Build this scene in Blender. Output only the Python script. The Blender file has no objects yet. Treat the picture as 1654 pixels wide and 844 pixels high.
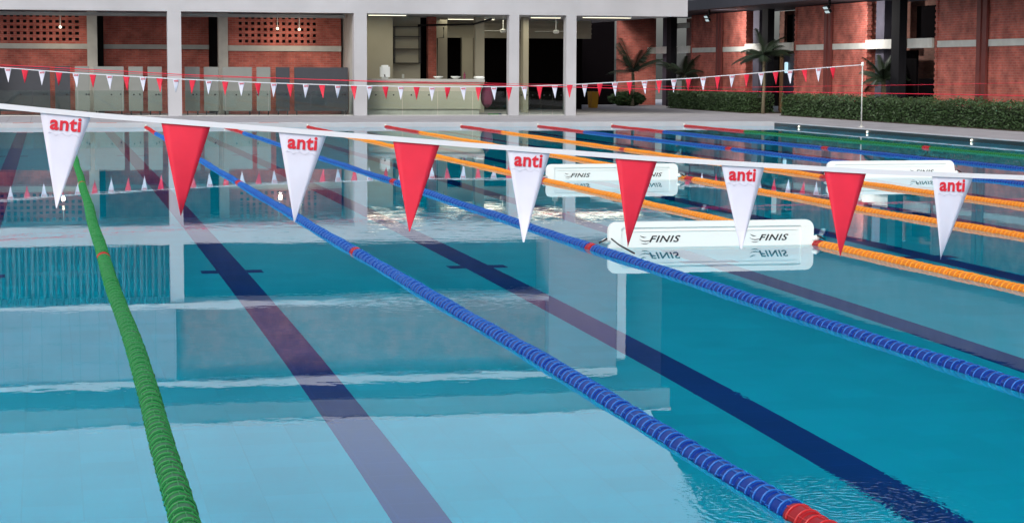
import bpy, bmesh, math, random
from mathutils import Vector, Matrix
random.seed(7)
R = math.radians
scene = bpy.context.scene
C = scene.collection

# ------------------------------------------------------------------ camera
CAM = Vector((1.634, -51.344, 1.523)); YAW, PITCH, ROLL, FPX = .2298, .0967, .0043, 3203.2
_F = Vector((math.sin(YAW)*math.cos(PITCH), math.cos(YAW)*math.cos(PITCH), -math.sin(PITCH)))
_r = Vector((math.cos(YAW), -math.sin(YAW), 0)); _u = _r.cross(_F)
_R = _r*math.cos(ROLL) + _u*math.sin(ROLL); _U = -_r*math.sin(ROLL) + _u*math.cos(ROLL)
cam = bpy.data.cameras.new('camera'); co = bpy.data.objects.new('camera', cam); C.objects.link(co)
m = Matrix((_R, _U, -_F)).transposed().to_4x4(); m.translation = CAM
co.matrix_world = m
cam.sensor_width = 36; cam.lens = FPX/1654*36; cam.clip_start = .05; cam.clip_end = 2000
scene.camera = co
# ------------------------------------------------------------------ world and sun
SUN_EL, SUN_AZ = R(38), R(215)
w = bpy.data.worlds.new('World'); scene.world = w; w.use_nodes = True
nt = w.node_tree; nt.nodes.clear()
sky = nt.nodes.new('ShaderNodeTexSky'); sky.sky_type = 'NISHITA'; sky.sun_disc = False
sky.sun_elevation = SUN_EL; sky.sun_rotation = SUN_AZ; sky.air_density = 1.0; sky.dust_density = 4; sky.ozone_density = 1.5
hs = nt.nodes.new('ShaderNodeHueSaturation'); hs.inputs['Saturation'].default_value = .55
bg = nt.nodes.new('ShaderNodeBackground'); bg.inputs[1].default_value = .075
wo = nt.nodes.new('ShaderNodeOutputWorld')
nt.links.new(sky.outputs[0], hs.inputs['Color']); nt.links.new(hs.outputs[0], bg.inputs[0]); nt.links.new(bg.outputs[0], wo.inputs[0])
sl = bpy.data.lights.new('sun', 'SUN'); sl.energy = .5; sl.angle = R(25); sl.color = (1, .97, .93)
so = bpy.data.objects.new('sun', sl); C.objects.link(so)
so.rotation_euler = (Vector((math.sin(SUN_AZ)*math.cos(SUN_EL), math.cos(SUN_AZ)*math.cos(SUN_EL), math.sin(SUN_EL)))).to_track_quat('Z', 'Y').to_euler()
scene.view_settings.view_transform = 'Standard'; scene.view_settings.look = 'None'
scene.view_settings.exposure = 1.3; scene.view_settings.gamma = 1
cy = scene.cycles
cy.use_denoising = True; cy.max_bounces = 10; cy.transmission_bounces = 8; cy.glossy_bounces = 4; cy.diffuse_bounces = 3
cy.transparent_max_bounces = 8; cy.caustics_refractive = True; cy.caustics_reflective = False; cy.sample_clamp_indirect = 6
cy.blur_glossy = .3

# ------------------------------------------------------------------ material helpers
def mat(name, col, rough=.5, metal=0, bump=0, bscale=30, var=0, vscale=3, spec=.5, coat=0):
    m = bpy.data.materials.new(name); m.use_nodes = True; n = m.node_tree; b = n.nodes['Principled BSDF']
    b.inputs['Base Color'].default_value = (*col, 1); b.inputs['Roughness'].default_value = rough
    b.inputs['Metallic'].default_value = metal; b.inputs['Specular IOR Level'].default_value = spec
    b.inputs['Coat Weight'].default_value = coat
    if var:
        tc = n.nodes.new('ShaderNodeTexCoord'); no = n.nodes.new('ShaderNodeTexNoise'); no.inputs['Scale'].default_value = vscale
        no.inputs['Detail'].default_value = 6
        mp = n.nodes.new('ShaderNodeMapRange'); mp.inputs[1].default_value = .3; mp.inputs[2].default_value = .7
        mp.inputs[3].default_value = 1-var; mp.inputs[4].default_value = 1+var
        mx = n.nodes.new('ShaderNodeVectorMath'); mx.operation = 'SCALE'; mx.inputs[0].default_value = col
        n.links.new(tc.outputs['Object'], no.inputs['Vector']); n.links.new(no.outputs['Fac'], mp.inputs[0])
        n.links.new(mp.outputs[0], mx.inputs['Scale']); n.links.new(mx.outputs[0], b.inputs['Base Color'])
    if bump:
        tc = n.nodes.new('ShaderNodeTexCoord'); no = n.nodes.new('ShaderNodeTexNoise'); no.inputs['Scale'].default_value = bscale
        no.inputs['Detail'].default_value = 5
        bp = n.nodes.new('ShaderNodeBump'); bp.inputs['Strength'].default_value = bump; bp.inputs['Distance'].default_value = .02
        n.links.new(tc.outputs['Object'], no.inputs['Vector']); n.links.new(no.outputs['Fac'], bp.inputs['Height']); n.links.new(bp.outputs[0], b.inputs['Normal'])
    return m

def emit(name, col, s):
    m = bpy.data.materials.new(name); m.use_nodes = True; n = m.node_tree; b = n.nodes['Principled BSDF']
    b.inputs['Base Color'].default_value = (*col, 1); b.inputs['Emission Color'].default_value = (*col, 1); b.inputs['Emission Strength'].default_value = s
    return m

def brick(name, c1, c2, mortar, w=.2, h=.065, var=.35):
    m = bpy.data.materials.new(name); m.use_nodes = True; n = m.node_tree; b = n.nodes['Principled BSDF']; L = n.links
    tc = n.nodes.new('ShaderNodeTexCoord'); sx = n.nodes.new('ShaderNodeSeparateXYZ'); ad = n.nodes.new('ShaderNodeMath'); ad.operation = 'ADD'
    cb = n.nodes.new('ShaderNodeCombineXYZ')
    L.new(tc.outputs['Object'], sx.inputs[0]); L.new(sx.outputs[0], ad.inputs[0]); L.new(sx.outputs[1], ad.inputs[1])
    L.new(ad.outputs[0], cb.inputs[0]); L.new(sx.outputs[2], cb.inputs[1])
    br = n.nodes.new('ShaderNodeTexBrick'); br.inputs['Scale'].default_value = 1
    br.inputs['Brick Width'].default_value = w; br.inputs['Row Height'].default_value = h; br.inputs['Mortar Size'].default_value = .006
    br.inputs['Color1'].default_value = (*c1, 1); br.inputs['Color2'].default_value = (*c2, 1); br.inputs['Mortar'].default_value = (*mortar, 1)
    L.new(cb.outputs[0], br.inputs['Vector'])
    no = n.nodes.new('ShaderNodeTexNoise'); no.inputs['Scale'].default_value = 2.2; no.inputs['Detail'].default_value = 7; L.new(tc.outputs['Object'], no.inputs['Vector'])
    mp = n.nodes.new('ShaderNodeMapRange'); mp.inputs[1].default_value = .3; mp.inputs[2].default_value = .7; mp.inputs[3].default_value = 1-var; mp.inputs[4].default_value = 1+var
    L.new(no.outputs['Fac'], mp.inputs[0])
    vm = n.nodes.new('ShaderNodeVectorMath'); vm.operation = 'SCALE'; L.new(br.outputs['Color'], vm.inputs[0]); L.new(mp.outputs[0], vm.inputs['Scale'])
    L.new(vm.outputs[0], b.inputs['Base Color']); b.inputs['Roughness'].default_value = .85
    bp = n.nodes.new('ShaderNodeBump'); bp.inputs['Strength'].default_value = .5; bp.inputs['Distance'].default_value = .01
    L.new(br.outputs['Fac'], bp.inputs['Height']); bp.invert = True; L.new(bp.outputs[0], b.inputs['Normal'])
    return m

def tiled(name, col, grout, size, rough=.4, var=.08, mort=.004, vscale=1.2):
    m = brick(name, col, tuple(c*.93 for c in col), grout, size, size, var)
    br = [x for x in m.node_tree.nodes if x.type == 'TEX_BRICK'][0]; br.offset = 0; br.inputs['Mortar Size'].default_value = mort
    m.node_tree.nodes['Principled BSDF'].inputs['Roughness'].default_value = rough
    return m

def flat_tiled(name, col, grout, sx, sy, rough=.5, var=.1, mort=.006):
    m = tiled(name, col, grout, sx, rough, var, mort); n = m.node_tree
    br = [x for x in n.nodes if x.type == 'TEX_BRICK'][0]; br.inputs['Row Height'].default_value = sy
    tc = [x for x in n.nodes if x.type == 'TEX_COORD'][0]
    n.links.new(tc.outputs['Object'], br.inputs['Vector'])
    return m

# ------------------------------------------------------------------ mesh helpers
def bx(bm, x0, x1, y0, y1, z0, z1, mi=0):
    vs = [bm.verts.new((x, y, z)) for z in (z0, z1) for x, y in ((x0, y0), (x1, y0), (x1, y1), (x0, y1))]
    for f in ((0, 3, 2, 1), (4, 5, 6, 7), (0, 1, 5, 4), (1, 2, 6, 5), (2, 3, 7, 6), (3, 0, 4, 7)):
        fc = bm.faces.new([vs[i] for i in f]); fc.material_index = mi
def box(*a, bev=0):
    bm = bmesh.new(); bx(bm, *a)
    if bev: bmesh.ops.bevel(bm, geom=bm.edges[:], offset=bev, segments=2, affect='EDGES')
    return bm
def tube(bm, pts, r, seg=8, mi=0, cap=True):
    pts = [Vector(p) for p in pts]; rings = []
    rs = r if isinstance(r, (list, tuple)) else [r]*len(pts)
    for i, p in enumerate(pts):
        d = (pts[min(i+1, len(pts)-1)]-pts[max(i-1, 0)]).normalized()
        a = d.cross(Vector((0, 0, 1)));
        if a.length < .05: a = d.cross(Vector((1, 0, 0)))
        a.normalize(); b = a.cross(d)
        rings.append([bm.verts.new(p+(a*math.cos(t)+b*math.sin(t))*rs[i]) for t in [2*math.pi*k/seg for k in range(seg)]])
    for A, B in zip(rings, rings[1:]):
        for k in range(seg):
            f = bm.faces.new((A[k], A[(k+1) % seg], B[(k+1) % seg], B[k])); f.material_index = mi; f.smooth = True
    if cap:
        for A in (rings[0][::-1], rings[-1]):
            f = bm.faces.new(A); f.material_index = mi
def lathe(bm, prof, axis='Z', seg=16, origin=(0, 0, 0), mi=0, smooth=False):
    o = Vector(origin); rings = []
    for r, h in prof:
        ring = []
        for k in range(seg):
            t = 2*math.pi*k/seg; c, s = math.cos(t)*r, math.sin(t)*r
            v = (c, s, h) if axis == 'Z' else ((c, h, s) if axis == 'Y' else (h, c, s))
            ring.append(bm.verts.new(o+Vector(v)))
        rings.append(ring)
    for A, B in zip(rings, rings[1:]):
        for k in range(seg):
            f = bm.faces.new((A[k], A[(k+1) % seg], B[(k+1) % seg], B[k])); f.material_index = mi; f.smooth = smooth
    for A in (rings[0][::-1], rings[-1]):
        f = bm.faces.new(A); f.material_index = mi
def obj(name, bm, mats, parent=None, loc=(0, 0, 0)):
    bmesh.ops.recalc_face_normals(bm, faces=bm.faces[:])
    me = bpy.data.meshes.new(name); bm.to_mesh(me); bm.free()
    for q in (mats if isinstance(mats, (list, tuple)) else [mats]): me.materials.append(q)
    return mobj(name, me, parent, loc)
def mobj(name, me, parent=None, loc=(0, 0, 0)):
    o = bpy.data.objects.new(name, me); C.objects.link(o); o.location = loc
    if parent: o.parent = parent
    return o
def tag(o, label, cat, group=None):
    o['label'] = label; o['category'] = cat
    if group: o['group'] = group
    return o
def thing(name, label, cat, loc=(0, 0, 0), group=None):
    return tag(mobj(name, None, None, loc), label, cat, group)
def struct(o): o['kind'] = 'structure'; return o
def text_mesh(s, size, mt, shear=0, bold=0, extrude=.001, space=1.0):
    cu = bpy.data.curves.new('t', 'FONT'); cu.body = s; cu.size = size; cu.shear = shear; cu.offset = bold; cu.extrude = extrude
    cu.align_x = 'CENTER'; cu.resolution_u = 3; cu.space_character = space
    o = bpy.data.objects.new('t', cu); C.objects.link(o); bpy.context.view_layer.update()
    me = bpy.data.meshes.new_from_object(o.evaluated_get(bpy.context.evaluated_depsgraph_get()))
    bpy.data.objects.remove(o); me.materials.clear(); me.materials.append(mt)
    return me
def interp(tab, x):
    if x <= tab[0][0]: return tab[0][1]
    for (a, b), (c, d) in zip(tab, tab[1:]):
        if x <= c: return b+(d-b)*(x-a)/(c-a)
    return tab[-1][1]

LANE = 2.057; XR = 21.0; YN = -50.0; DECK = .1; DEPTH = 1.25
# ------------------------------------------------------------------ materials
M = {}
M['tile'] = flat_tiled('pool_tile', (.004, .73, .97), (.006, .67, .89), .25, .25, .4, .05, .003)
M['line'] = flat_tiled('lane_tile', (.001, .055, .33), (.002, .06, .35), .25, .25, .4, .1, .006)
M['deck'] = flat_tiled('deck_stone', (.36, .36, .39), (.23, .23, .25), .6, .6, .75, .14, .008)
M['coping'] = flat_tiled('coping_stone', (.68, .70, .73), (.45, .45, .48), .5, .5, .55, .06, .006)
M['white'] = mat('white_render', (.43, .44, .47), .7, var=.10, vscale=.7)
M['white2'] = mat('white_slab', (.5, .51, .53), .7, var=.05, vscale=1.2)
M['grey'] = mat('grey_concrete', (.38, .38, .36), .8, var=.12, vscale=2)
M['lintel'] = mat('pale_lintel', (.50, .49, .44), .8, var=.12, vscale=3)
M['ltpanel'] = tiled('grey_cladding', (.22, .21, .26), (.16, .16, .20), .55, .6, .08, .015)
M['streak'] = mat('grey_sheet_cladding', (.12, .125, .14), .7, var=.2, vscale=1.2)
M['colmat'] = mat('matt_black_paint', (.010, .010, .013), .8, spec=.15)
M['louvre'] = mat('dim_louvre', (.045, .045, .05), .7)
M['bandmat'] = mat('pale_band', (.62, .62, .58), .8, var=.1, vscale=3)
M['violet'] = mat('violet_grey_render', (.075, .07, .10), .8, var=.15)
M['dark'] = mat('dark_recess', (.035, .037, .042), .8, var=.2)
M['fascia'] = mat('charcoal_fascia', (.03, .03, .042), .6, var=.12)
M['skyblock'] = mat('sky_block_dark', (.004, .007, .010), .9, var=.2, spec=.1)  # only for the added mass that blocks the sky on the right
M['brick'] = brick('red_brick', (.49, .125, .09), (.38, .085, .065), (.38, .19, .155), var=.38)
M['brickdk'] = brick('dark_brick', (.22, .10, .075), (.15, .065, .05), (.15, .10, .08))  # darker, browner brick for the upper wall and the recess walls
M['pilaster'] = mat('oxblood_pilaster', (.16, .035, .03), .6, var=.15)
M['beige'] = mat('beige_plaster', (.42, .40, .32), .8, var=.06, vscale=1)
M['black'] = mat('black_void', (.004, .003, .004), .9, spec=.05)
M['blackmetal'] = mat('black_metal', (.012, .012, .014), .4, .3)
M['ltgrey'] = mat('light_grey_laminate', (.22, .235, .225), .5, var=.05)
M['dkgrey'] = mat('dark_grey_laminate', (.04, .044, .056), .5, var=.08)
M['plastic'] = mat('white_plastic', (.80, .84, .82), .35)
M['plastic2'] = mat('white_plastic_inset', (.77, .82, .81), .4)
M['ink'] = mat('black_ink', (.012, .012, .014), .5)
M['redfab'] = mat('red_vinyl', (.72, .018, .05), .5, var=.06, vscale=12)
M['whitefab'] = mat('white_vinyl', (.66, .66, .78), .5, var=.04, vscale=12)
M['tape'] = mat('white_tape', (.66, .67, .72), .6)
M['redink'] = mat('red_ink', (.62, .01, .03), .5)
M['greyink'] = mat('grey_ink', (.42, .42, .52), .5)
M['wood'] = mat('brown_frame', (.25, .14, .07), .6, var=.15, vscale=9)
M['leaf'] = mat('hedge_leaf', (.028, .062, .018), .6, var=.5, vscale=14)
M['leaf2'] = mat('palm_leaf', (.016, .03, .014), .6, var=.4, vscale=9)
M['trunk'] = mat('palm_trunk', (.16, .14, .09), .9, var=.3, vscale=20)
M['soil'] = mat('soil', (.05, .035, .025), .95, var=.3)
M['steel'] = mat('galvanised_steel', (.62, .63, .60), .4, .2)
M['lamp'] = emit('cool_lamp', (.75, .95, 1), .26); M['lamp'].node_tree.nodes['Principled BSDF'].inputs['Base Color'].default_value = (.02, .02, .02, 1)
M['warmlamp'] = emit('warm_lamp', (1, .93, .7), .8)
M['grass'] = mat('ground_earth', (.09, .09, .075), .95, var=.3, vscale=.4)
M['maroon'] = mat('maroon_cloth', (.16, .02, .06), .8)
M['yellow'] = mat('yellow_plastic', (.45, .24, .015), .5)
def plastic_float(name, c, dk):
    return [mat(name+'_rim', c, .35, spec=.25), mat(name+'_hub_shade', dk, .28, spec=.12)]  # hub colour darkened to stand in for shade inside the hollow float
FL = {'green': plastic_float('green_float', (.022, .21, .055), (.003, .105, .022)),
      'blue': plastic_float('blue_float', (.016, .13, .46), (.001, .024, .21)),
      'orange': plastic_float('orange_float', (.76, .33, .025), (.60, .17, .008)),
      'red': plastic_float('red_float', (.45, .025, .03), (.28, .008, .012))}

def water_material():
    m = bpy.data.materials.new('water'); m.use_nodes = True; n = m.node_tree; n.nodes.clear(); L = n.links
    out = n.nodes.new('ShaderNodeOutputMaterial'); mix = n.nodes.new('ShaderNodeMixShader'); fr = n.nodes.new('ShaderNodeFresnel'); fr.inputs[0].default_value = 1.333
    rf = n.nodes.new('ShaderNodeBsdfRefraction'); rf.inputs['IOR'].default_value = 1.333; rf.inputs['Roughness'].default_value = 0
    rf.inputs['Color'].default_value = (.45, .96, 1.0, 1)
    gl = n.nodes.new('ShaderNodeBsdfGlossy'); gl.inputs['Roughness'].default_value = 0.0; gl.inputs['Color'].default_value = (.97, .98, 1, 1)
    tc = n.nodes.new('ShaderNodeTexCoord')
    def math_(op, a, b=None):
        q = n.nodes.new('ShaderNodeMath'); q.operation = op
        for i, v in enumerate((a, b)):
            if v is None: continue
            if hasattr(v, 'links') or hasattr(v, 'is_linked'): L.new(v, q.inputs[i])
            else: q.inputs[i].default_value = v
        return q.outputs[0]
    def noise(scale, detail=2):
        q = n.nodes.new('ShaderNodeTexNoise'); q.inputs['Scale'].default_value = scale; q.inputs['Detail'].default_value = detail
        L.new(tc.outputs['Object'], q.inputs['Vector']); return q.outputs['Fac']
    h = math_('MULTIPLY', noise(.55, 2), 1.2)
    h = math_('ADD', h, math_('MULTIPLY', noise(3.0, 3), .26))
    h = math_('ADD', h, math_('MULTIPLY', noise(11, 2), .055))
    # livelier patches: centre, radius, ring wavelength, amplitude
    for cx, cy_, rad, wl, amp in WAVES:
        vs = n.nodes.new('ShaderNodeVectorMath'); vs.operation = 'SUBTRACT'; vs.inputs[1].default_value = (cx, cy_, 0); L.new(tc.outputs['Object'], vs.inputs[0])
        ln = n.nodes.new('ShaderNodeVectorMath'); ln.operation = 'LENGTH'; L.new(vs.outputs[0], ln.inputs[0])
        d = ln.outputs['Value']
        dn = math_('ADD', d, math_('MULTIPLY', noise(.45/wl, 2), wl*2.5))
        s = math_('SINE', math_('MULTIPLY', dn, 2*math.pi/wl))
        mr = n.nodes.new('ShaderNodeMapRange'); mr.interpolation_type = 'SMOOTHSTEP'; L.new(d, mr.inputs[0])
        mr.inputs[1].default_value = 0; mr.inputs[2].default_value = rad; mr.inputs[3].default_value = 1; mr.inputs[4].default_value = 0
        pn = n.nodes.new('ShaderNodeMapRange'); L.new(noise(1.3/wl, 3), pn.inputs[0]); pn.inputs[1].default_value = .44; pn.inputs[2].default_value = .66
        h = math_('ADD', h, math_('MULTIPLY', math_('MULTIPLY', s, amp), math_('MULTIPLY', mr.outputs[0], pn.outputs[0])))
    bp = n.nodes.new('ShaderNodeBump'); bp.inputs['Strength'].default_value = 1; bp.inputs['Distance'].default_value = .0009
    L.new(h, bp.inputs['Height'])
    for q in (fr, rf, gl): L.new(bp.outputs[0], q.inputs['Normal'])
    L.new(fr.outputs[0], mix.inputs[0]); L.new(rf.outputs[0], mix.inputs[1]); L.new(gl.outputs[0], mix.inputs[2]); L.new(mix.outputs[0], out.inputs[0])
    return m
WAVES = [(5.3, -31.5, 4.0, .24, .30), (4.1, -38.8, 1.1, .14, .22), (4.35, -44.9, .85, .05, .55), (4.98, -44.1, .16, .06, .5), (4.75, -42.6, .25, .08, .4)]

# ------------------------------------------------------------------ setting: ground, pool, deck, water
bm = bmesh.new(); bx(bm, -150, 220, 40, 200, -1, .05); bx(bm, -150, -20, -200, 40, -1, .05); bx(bm, 45, 220, -200, 40, -1, .05); bx(bm, -20, 45, -200, -60, -1, .05)
struct(obj('ground', bm, M['grass']))
bm = bmesh.new()      # basin: floor and four walls, top under the coping
bx(bm, 0, XR, YN, 0, -DEPTH-.2, -DEPTH)
bx(bm, -.3, -.002, YN-.3, .3, -DEPTH-.2, -.06); bx(bm, XR+.002, XR+.059, YN-.3, .3, -DEPTH-.2, -.06)
bx(bm, -.002, XR+.002, .002, .3, -DEPTH-.2, -.06); bx(bm, -.002, XR+.002, YN-.3, YN-.002, -DEPTH-.2, -.06)
struct(obj('pool_basin', bm, M['tile']))
for k in range(10):
    xc = (k+.5)*LANE; bm = bmesh.new()
    z0, z1 = -DEPTH+.002, -DEPTH+.006
    bx(bm, xc-.118, xc+.118, -48.2, -1.6, z0, z1)
    for yt in (-48.2, -35.05, -15.0, -1.6):
        bx(bm, xc-.25, xc-.119, yt-.11, yt+.11, z0, z1); bx(bm, xc+.119, xc+.25, yt-.11, yt+.11, z0, z1)
    struct(obj('lane_marking', bm, M['line']))
bm = bmesh.new(); bx(bm, -20, -.42, -60, 40, -.4, DECK); bx(bm, XR+.42, 45, -60, 40, -.4, DECK)
bx(bm, -.42, XR+.42, .42, 40, -.4, DECK); bx(bm, -.42, XR+.42, -60, YN-.42, -.4, DECK)
struct(obj('pool_deck', bm, M['deck']))
bm = bmesh.new(); t = DECK+.006
bx(bm, -.42, -.06, YN-.42, .42, -.058, t); bx(bm, XR+.06, XR+.42, YN-.42, .42, -.058, t); bx(bm, -.06, XR+.06, YN-.42, YN-.06, -.058, t)
struct(obj('pool_surround', bm, M['deck']))
bm = bmesh.new()
bx(bm, -.059, 0, YN-.059, -.0, -.058, t+.004); bx(bm, XR, XR+.059, YN-.059, -.0, t-.022, t+.004); bx(bm, -.059, XR+.059, .001, .42, -.058, t+.004); bx(bm, .001, XR-.001, YN-.059, YN, -.058, t+.004)
struct(obj('coping', bm, M['coping']))
struct(obj('waterline_tiles', box(XR+.004, XR+.059, YN, -.001, -.059, t-.023), mat('waterline_tile', (.008, .022, .028), .4)))
bm = bmesh.new(); vs = [bm.verts.new(p) for p in ((0, YN, 0), (XR, YN, 0), (XR, 0, 0), (0, 0, 0))]; bm.faces.new(vs)
struct(obj('water', bm, water_material()))

# ------------------------------------------------------------------ pavilion (pale frame building beyond the pool)
pav = thing('pavilion', 'pale pavilion with white columns and long white beam beyond the far pool end', 'building', (10, 8, 0))
def P(name, bm, mt, loc=None, parent=None):
    o = obj(name, bm, mt, parent or pav); o.location = (-10, -8, 0) if (parent is None) else (0, 0, 0); return o
P('beam', box(-4, 21.1, 8.0, 8.42, 3.16, 3.70), M['white'])
for i, (x0, x1) in enumerate(((-.45, -.1), (5.1, 5.5), (10.62, 11.01), (15.4, 15.71), (17.2, 17.52))):
    P('column', box(x0, x1, 7.99, 8.34, DECK, 3.158), M['white'])
P('ceiling', box(-4, 21.08, 8.43, 25, 3.2, 3.68), M['white'])
# upper storeys, seen mirrored in the water
P('upper_wall', box(-4, 20.9, 9.7, 9.9, 3.70, 9.14), M['dark'])
P('column', box(5.1, 5.5, 8.02, 8.36, 3.702, 5.44), M['white'])
P('floor_slab', box(-4, 16.68, 7.92, 9.68, 5.45, 5.60), M['white2'])
bm = bmesh.new()
for i in range(52): bx(bm, -4+i*.175, -4+i*.175+.04+.05*((i*7)%3)/2, 8.25, 8.33, 3.72, 5.44)
bx(bm, -4, 5.08, 8.2, 8.24, 4.50, 4.55)
P('louvre_screen', bm, M['louvre'])
P('cladding', box(-4, 5.25, 8.0, 8.3, 5.602, 7.80), M['ltpanel'])
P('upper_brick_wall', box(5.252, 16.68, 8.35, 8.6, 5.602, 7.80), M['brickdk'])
P('floor_slab', box(-4, 18.9, 7.93, 9.68, 7.802, 7.99), M['white2'])
P('parapet', box(-4, 20.7, 8.1, 8.5, 8.55, 9.12), mat('parapet_render', (.16, .17, .18), .8, var=.1))
P('parapet_cap', box(-4, 20.72, 8.05, 8.55, 9.122, 9.2), M['white2'])
P('stair_tower', box(16.7, 18.88, 7.99, 9.68, 3.702, 7.80), mat('tower_render', (.20, .16, .18), .8, var=.15, vscale=.8))
P('column', box(18.9, 19.18, 7.97, 8.3, 3.702, 7.55), M['white'])
# ground storey, left bays: brick walls set back
YB = 10.2
bm = bmesh.new(); bx(bm, -4, 2.83, YB, YB+.2, DECK, 2.06); bx(bm, -4, -3, YB, YB+.2, 2.2, 3.2)
P('brick_wall', bm, M['brick'])
P('brick_wall', box(7.05, 10.55, YB, YB+.2, DECK, 2.03), M['brick'])
P('recessed_wall', box(3.35, 6.55, YB+1.0, YB+1.2, DECK, 3.19), M['brick'])
bm = bmesh.new()      # perforated brick screens: courses with open cells
def screen(x0, x1, z0, z1, hx0, hx1, y):
    rows = 10; rh = (z1-z0)/rows
    bx(bm, x0, hx0, y, y+.11, z0, z1); bx(bm, hx1, x1, y, y+.11, z0, z1)
    for r_ in range(rows):
        a = z0+r_*rh
        if r_ % 2 == 0: bx(bm, hx0+.001, hx1-.001, y, y+.11, a, a+rh)
        else:
            x = hx0+.001
            while x < hx1-.05:
                bx(bm, x, min(x+.09, hx1-.001), y, y+.11, a, a+rh); x += .19
screen(-4, 2.83, 2.22, 3.10, -3.5, 2.6, YB)
P('brick_screen', bm, M['brick'])
bm = bmesh.new(); screen(7.05, 10.55, 2.20, 3.10, 7.3, 9.85, YB)
P('brick_screen', bm, M['brick'])
P('lintel', box(-4, 2.83, YB-.05, YB+.2, 2.062, 2.218), M['lintel'])
P('lintel', box(7.05, 10.55, YB-.05, YB+.2, 2.032, 2.198), M['lintel'])
P('lintel', box(3.35, 6.55, YB+.9, YB+.998, 2.08, 2.22), M['grey'])  # greyer than the front lintels: recess shade put into the colour
P('post', box(2.832, 3.13, YB-.12, YB+.25, DECK, 3.19), M['lintel'])
P('post', box(6.76, 7.048, YB-.12, YB+.25, DECK, 3.19), M['lintel'])
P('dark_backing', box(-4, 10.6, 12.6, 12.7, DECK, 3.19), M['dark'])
P('cross_wall', box(10.62, 10.98, 8.36, 12.5, DECK, 3.19), M['grey'])
P('duct', box(-4, 10.55, 9.3, 9.5, 3.04, 3.14), M['grey'])
# kiosk walls
P('plaster_wall', box(11.0, 12.4, 11.5, 11.7, DECK, 3.19), M['beige'])
P('plaster_wall', box(12.402, 13.42, 12.2, 12.4, DECK, 3.19), M['beige'])
P('brick_pier', box(13.70, 13.97, 12.3, 12.6, DECK, 3.19), M['brick'])
P('plaster_wall', box(14.0, 14.55, 13.4, 13.6, DECK, 3.19), M['beige'])
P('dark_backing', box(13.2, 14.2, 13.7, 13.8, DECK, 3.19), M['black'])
bm = bmesh.new(); bx(bm, 14.2, 20.2, 16, 16.2, 2.58, 3.19); bx(bm, 15.56, 15.95, 15.9, 16.1, DECK, 2.578); bx(bm, 17.55, 17.80, 15.9, 16.1, DECK, 2.578); bx(bm, 14.2, 14.9, 16, 16.19, DECK, 2.578)
for z in (2.72, 2.9, 3.05): bx(bm, 14.2, 20.2, 15.93, 15.998, z, z+.04)
P('window_wall', bm, M['beige'])
P('pillar', box(15.20, 15.50, 12.0, 12.3, DECK, 3.19), M['beige'])
P('pillar', box(16.80, 16.98, 12.0, 12.3, DECK, 3.19), M['beige'])
P('black_backing', box(14.2, 20.2, 17.2, 17.3, DECK, 3.19), M['black'])  # black sheets stand in for the darkness beyond the openings
P('black_backing', box(20.3, 23.9, 25.9, 26.0, DECK, 3.6), M['black'])
bm = bmesh.new(); tube(bm, [(13.99, 12.25, .1), (13.99, 12.25, 2.5), (14.2, 12.25, 2.52), (14.2, 12.25, 2.85)], .02); tube(bm, [(13.3, 12.0, 2.9), (15.1, 11.8, 2.95), (15.5, 11.0, 3.1)], .035)
P('pipe', bm, M['blackmetal'])
# ceiling lights
grp = 'lit ceiling lights in the pavilion'
for i, (x, y, lx, lab) in enumerate(((11.9, 9.6, 1.2, 'lit linear ceiling lamp over the kiosk counter'), (15.4, 13.6, 1.6, 'lit linear ceiling lamp behind the narrow white columns'),
                               (17.2, 10.6, 1.0, 'lit linear ceiling lamp between the two close columns'), (19.0, 9.8, 1.6, 'lit linear ceiling lamp over the open passage'))):
    L_ = thing('ceiling_light', lab, 'light', (x, y, 3.2), grp)
    obj('housing', box(-lx/2, lx/2, -.08, .08, -.05, -.002), M['plastic'], L_)
    obj('diffuser', box(-lx/2+.02, lx/2-.02, -.06, .06, -.064, -.052), M['warmlamp'], L_)
    ld = bpy.data.lights.new('ceiling_lamp', 'AREA'); ld.shape = 'RECTANGLE'; ld.size = 2.2; ld.size_y = 1.9; ld.energy = 12; ld.color = (1, .92, .70)
    lo = bpy.data.objects.new('ceiling_lamp', ld); C.objects.link(lo); lo.location = (0, .2, -.075); lo.parent = L_
for i, (x, z, lab) in enumerate(((2.05, 2.71, 'small lit bulb before the left brick screen'), (8.55, 2.72, 'left of two small lit bulbs before the right brick screen'), (9.22, 2.70, 'right and brighter of two small lit bulbs before the right brick screen'))):
    L_ = thing('bulb_light', lab, 'light', (x, YB-.25, z), 'small lit bulbs at the brick screens')
    bm = bmesh.new(); bmesh.ops.create_uvsphere(bm, u_segments=10, v_segments=6, radius=.045); obj('bulb', bm, M['warmlamp'], L_)
    bm = bmesh.new(); tube(bm, [(0, 0, .04), (0, 0, .5)], .012); obj('stem', bm, M['steel'], L_)
    ld = bpy.data.lights.new('bulb_lamp', 'POINT'); ld.energy = 3; ld.shadow_soft_size = .045; ld.color = (1, .80, .60)
    lo = bpy.data.objects.new('bulb_lamp', ld); C.objects.link(lo); lo.location = (0, -.45, -.3); lo.parent = L_

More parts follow.
